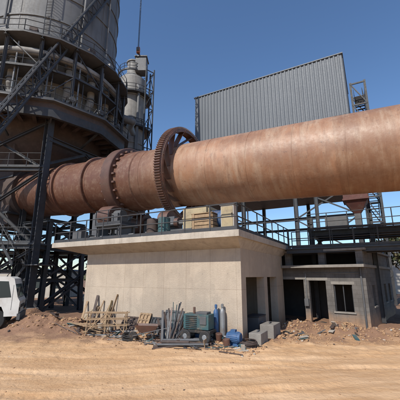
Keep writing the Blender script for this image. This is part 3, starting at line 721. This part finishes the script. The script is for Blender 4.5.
for t,wd,h,m in ((2.75,.9,1.1,'steel2'),(4.5,.6,.9,'wood'),(5.2,.9,.7,'brown'),(3.85,.55,.75,'steel')):
    A=P(t,-.45,gh(*P(t,-.45).xy)); Bq=P(t,-.04,h)
    for k in range(4): fm.beam(A+d1*(wd*k/3),Bq+d1*(wd*k/3),.05,.05,m)
    for k in range(4): 
        o=A.lerp(Bq,.05+.3*k); fm.beam(o-d1*.02,o+d1*(wd+.02),.04,.06,m)
    sv=[A+d2*.03,A+d1*wd+d2*.03,Bq+d1*wd+d2*.03,Bq+d2*.03]; fm.add(sv,[(0,1,2,3)],m)
fm.done()
sb=B('precast_concrete_block')
sb.box(G(2.35,13.4,.2),(.9,.5,.45),'slabd',ux=d2); sb.box(G(2.35,13.4,.45),(.3,.06,.06),'steel2',ux=d2); sb.done(bevel=.02)
sb=B('precast_concrete_block')
sb.box(G(3.1,14.6,.25),(1.1,.6,.6),'slabd',ux=d2); sb.box(G(3.1,14.6,.59),(.3,.06,.06),'steel2',ux=d2); sb.done(bevel=.02)
tb=B('steel_tool_box')
c=G(2.6,15.3); tb.box(c+Z(.4),(1.0,.6,.75),'steel2',ux=d2); tb.box(c+Z(.8),(1.05,.65,.06),'steel',ux=d2); tb.box(c+Z(.55)-d1*.31,(.2,.04,.03),'galv',ux=d2); tb.done(bevel=.015)
tr=B('bamboo_trestle')
c=G(-4.3,15.25)
for i in (-1,1):
    for j in (-1,0,1):
        p_=c+V((j*.85,i*.3,0)); tr.cyl(p_,p_+V((R.uniform(-.05,.05),-i*.12,.95)),.028,'wood',n=8)
for z in (.35,.62,.92):
    for i in (-1,1): tr.cyl(c+V((-1.0,i*(.3-.12*z),z)),c+V((1.0,i*(.3-.12*z),z+R.uniform(-.03,.03))),.025,'wood',n=8)
tr.cyl(c+V((-.85,-.3,.1)),c+V((0,-.2,.9)),.022,'wood',n=8); tr.cyl(c+V((.85,-.3,.1)),c+V((0,-.2,.9)),.022,'wood',n=8)
tr.done()
bd_=B('timber_board_stack')
for i in range(11):
    t=6.7+i*.19+R.uniform(-.06,.06); h=R.uniform(.9,1.75); q_=P(t,-R.uniform(.35,.6)); g0=G(q_.x,q_.y)
    bd_.beam(g0,P(t+R.uniform(-.3,.3),-.05,h),R.uniform(.07,.15),.03,R.choice(['wood','wood','yellow','brown']))
for i in range(9):
    q_=P(7.6+R.uniform(-.5,.5),-1.2+R.uniform(-.3,.3)); g0=G(q_.x,q_.y,.04+.03*i); dd=V((R.uniform(-.3,.3)+d1.x,d1.y+R.uniform(-.3,.3),0)).normalized()
    bd_.beam(g0-dd*.9,g0+dd*.9,.12,.03,'wood')
bd_.done()
for (x,y,m) in ((-3.0,14.2,'black'),(1.85,12.75,'brown')):
    cc=B('cable_coil'); c=G(x,y)
    for i in range(9):
        r_=.3+R.uniform(-.06,.05); z=.03+i*.022; o=c+V((R.uniform(-.03,.03),R.uniform(-.03,.03),z))
        cc.lathe(o,(R.uniform(-.12,.12),R.uniform(-.12,.12),1),[(.018*math.sin(k*math.pi/3),r_+.018*math.cos(k*math.pi/3)) for k in range(6)],m,28,closed=True)
    cc.done()
for k0 in (0,1):
    hs=B('rubber_hose'); pts=[]
    for i in range(60):
        k=i/59; x=-3.0+k*(5.5-k0*1.5)+k0*.6; y=13.7-1.3*k+.3*math.sin(k*(9+5*k0)+k0)-.25*k0; pts.append(G(x,y,.02))
    hs.pipe(pts,.02,'black' if k0==0 else 'teal',6); hs.done()
wl=B('wheelbarrow')
c=G(-2.2,13.9)
vs=[c+V((x,y,z)) for x,y,z in ((-.3,-.2,.35),(.3,-.2,.35),(.3,.2,.35),(-.3,.2,.35),(-.5,-.32,.65),(.48,-.3,.62),(.48,.3,.62),(-.5,.32,.65))]
wl.add(vs,[(0,3,2,1),(0,1,5,4),(1,2,6,5),(2,3,7,6),(3,0,4,7)],'gear')
wl.lathe(c+V((-.6,-.04,.19)),(0,1,0),[(0,.05),(0,.16),(.02,.19),(.06,.19),(.08,.16),(.08,.05)],'black',20)
for k in (-1,1):
    wl.pipe([c+V((-.6,k*.06,.19)),c+V((-.1,k*.2,.33)),c+V((.95,k*.27,.55))],.018,'steel2',8); wl.pipe([c+V((.2,k*.22,.36)),c+V((.3,k*.24,0))],.018,'steel2',8)
wl.done()
# ---------------------------------------------------------------- vegetation and distance
def leaves(b,c,r,n,s):
    for i in range(n):
        while True:
            q=V((R.uniform(-1,1),R.uniform(-1,1),R.uniform(-1,1)))
            if q.length<1 and q.length>.25: break
        p_=c+V((q.x*r,q.y*r,q.z*r*.8)); a=V((R.gauss(0,1),R.gauss(0,1),R.gauss(0,1))).normalized(); d_=a.orthogonal().normalized(); e_=a.cross(d_); k=s*R.uniform(.6,1.3)
        b.add([p_-d_*k,p_-e_*k*.6,p_+d_*k,p_+e_*k*.6],[(0,1,2,3)],'leaf' if R.random()<.6 else 'leaf2')
def tree(x,y,h,r,name='broadleaf_tree'):
    b=B(name); o=V((x,y,0)); b.cyl(o,o+Z(h*.45),.2,'bark',r2=.13,n=10)
    for i in range(9):
        a=R.uniform(0,6.28); e_=o+V((math.cos(a)*r*.65,math.sin(a)*r*.65,h*R.uniform(.55,.9))); b.cyl(o+Z(h*R.uniform(.3,.48)),e_,.09,'bark',r2=.03,n=7)
        leaves(b,e_,r*R.uniform(.3,.5),170,.16)
    leaves(b,o+Z(h*.85),r*.5,240,.16); b.done(smooth=False)
tree(20.6,31.5,7.6,2.6); tree(24,36,8,3)
tl=B('distant_trees')
for i in range(150):
    a=math.radians(R.uniform(15,165)); d=R.uniform(85,130); h=R.uniform(2.5,6)
    o=V((math.cos(a)*d,math.sin(a)*d,0)); leaves(tl,o+Z(h*.6),h*.62,45,.55); tl.cyl(o,o+Z(h*.6),.15,'bark',n=5)
tl.done(smooth=False)
hl=B('hills')
n=90; vs=[];fs_=[]
for i in range(n+1):
    a=math.radians(-10+200*i/n)
    for j,(d,hh) in enumerate(((300,-1),(420,.6),(600,1))):
        vs.append(V((math.cos(a)*d,math.sin(a)*d,-1 if j==0 else (9+10*noise.noise(V((i*.13,j,0))))*hh)))
for i in range(n):
    for j in range(2): fs_.append((i*3+j,i*3+j+1,(i+1)*3+j+1,(i+1)*3+j))
hl.add(vs,fs_,'leaf2'); hl.done()
hs=B('distant_workshop')
c=V((36,50,0)); ux=V((-.9,.43,0)).normalized()
hs.box(c+Z(2.6),(16,9,5.2),'cream',ux=ux); 
uy=V((-ux.y,ux.x,0))
vs=[c+ux*i*8.3+uy*j*4.9+Z(5.2) for i,j in((-1,-1),(1,-1),(1,1),(-1,1))]+[c-ux*8.3+Z(7),c+ux*8.3+Z(7)]
hs.add(vs,[(0,1,5,4),(2,3,4,5),(0,4,3),(1,2,5),(0,3,2,1)],'galv')
for i in range(5):
    for k in (-1,1): hs.box(c+ux*(-6+i*3)+uy*k*4.5+Z(2.6),(1.4,.1,1.4),'glass',ux=ux)
hs.done()
hs=B('site_office')
c=V((-21,42,0)); hs.box(c+Z(1.6),(9,5,3.2),'cream'); hs.box(c+Z(3.3),(9.6,5.6,.2),'blue')
for i in range(4): hs.box(c+V((-3.2+i*2.1,-2.5,1.7)),(1,.1,1.1),'glass')
hs.done()
# ---------------------------------------------------------------- light, sky, camera
sun=V((-.50,-.70,.80)).normalized()
el=math.asin(sun.z); rot=math.atan2(sun.x,sun.y)
w_=bpy.data.worlds.new('World'); sc.world=w_; w_.use_nodes=True
nt=w_.node_tree; bg=nt.nodes['Background']; sk_=nt.nodes.new('ShaderNodeTexSky'); sk_.sky_type='NISHITA'; sk_.sun_disc=False
sk_.sun_elevation=el; sk_.sun_rotation=rot; sk_.air_density=1.15; sk_.dust_density=.1; sk_.ozone_density=7
nt.links.new(sk_.outputs[0],bg.inputs[0]); bg.inputs[1].default_value=.145
sl=bpy.data.lights.new('sun','SUN'); sl.energy=4.9; sl.angle=math.radians(.5); sl.color=(1,.94,.84)
so2=bpy.data.objects.new('sun',sl); so2.rotation_euler=sun.to_track_quat('Z','Y').to_euler(); sc.collection.objects.link(so2)
cm=bpy.data.cameras.new('camera'); cm.sensor_width=36; cm.lens=36*310/400; cm.clip_end=8000; cm.clip_start=.1
co=bpy.data.objects.new('camera',cm); co.location=(0,0,2.6); co.rotation_euler=(math.radians(90)+math.atan(76/310),0,0); sc.collection.objects.link(co); sc.camera=co
sc.view_settings.view_transform='Standard'; sc.view_settings.look='None'; sc.view_settings.exposure=0
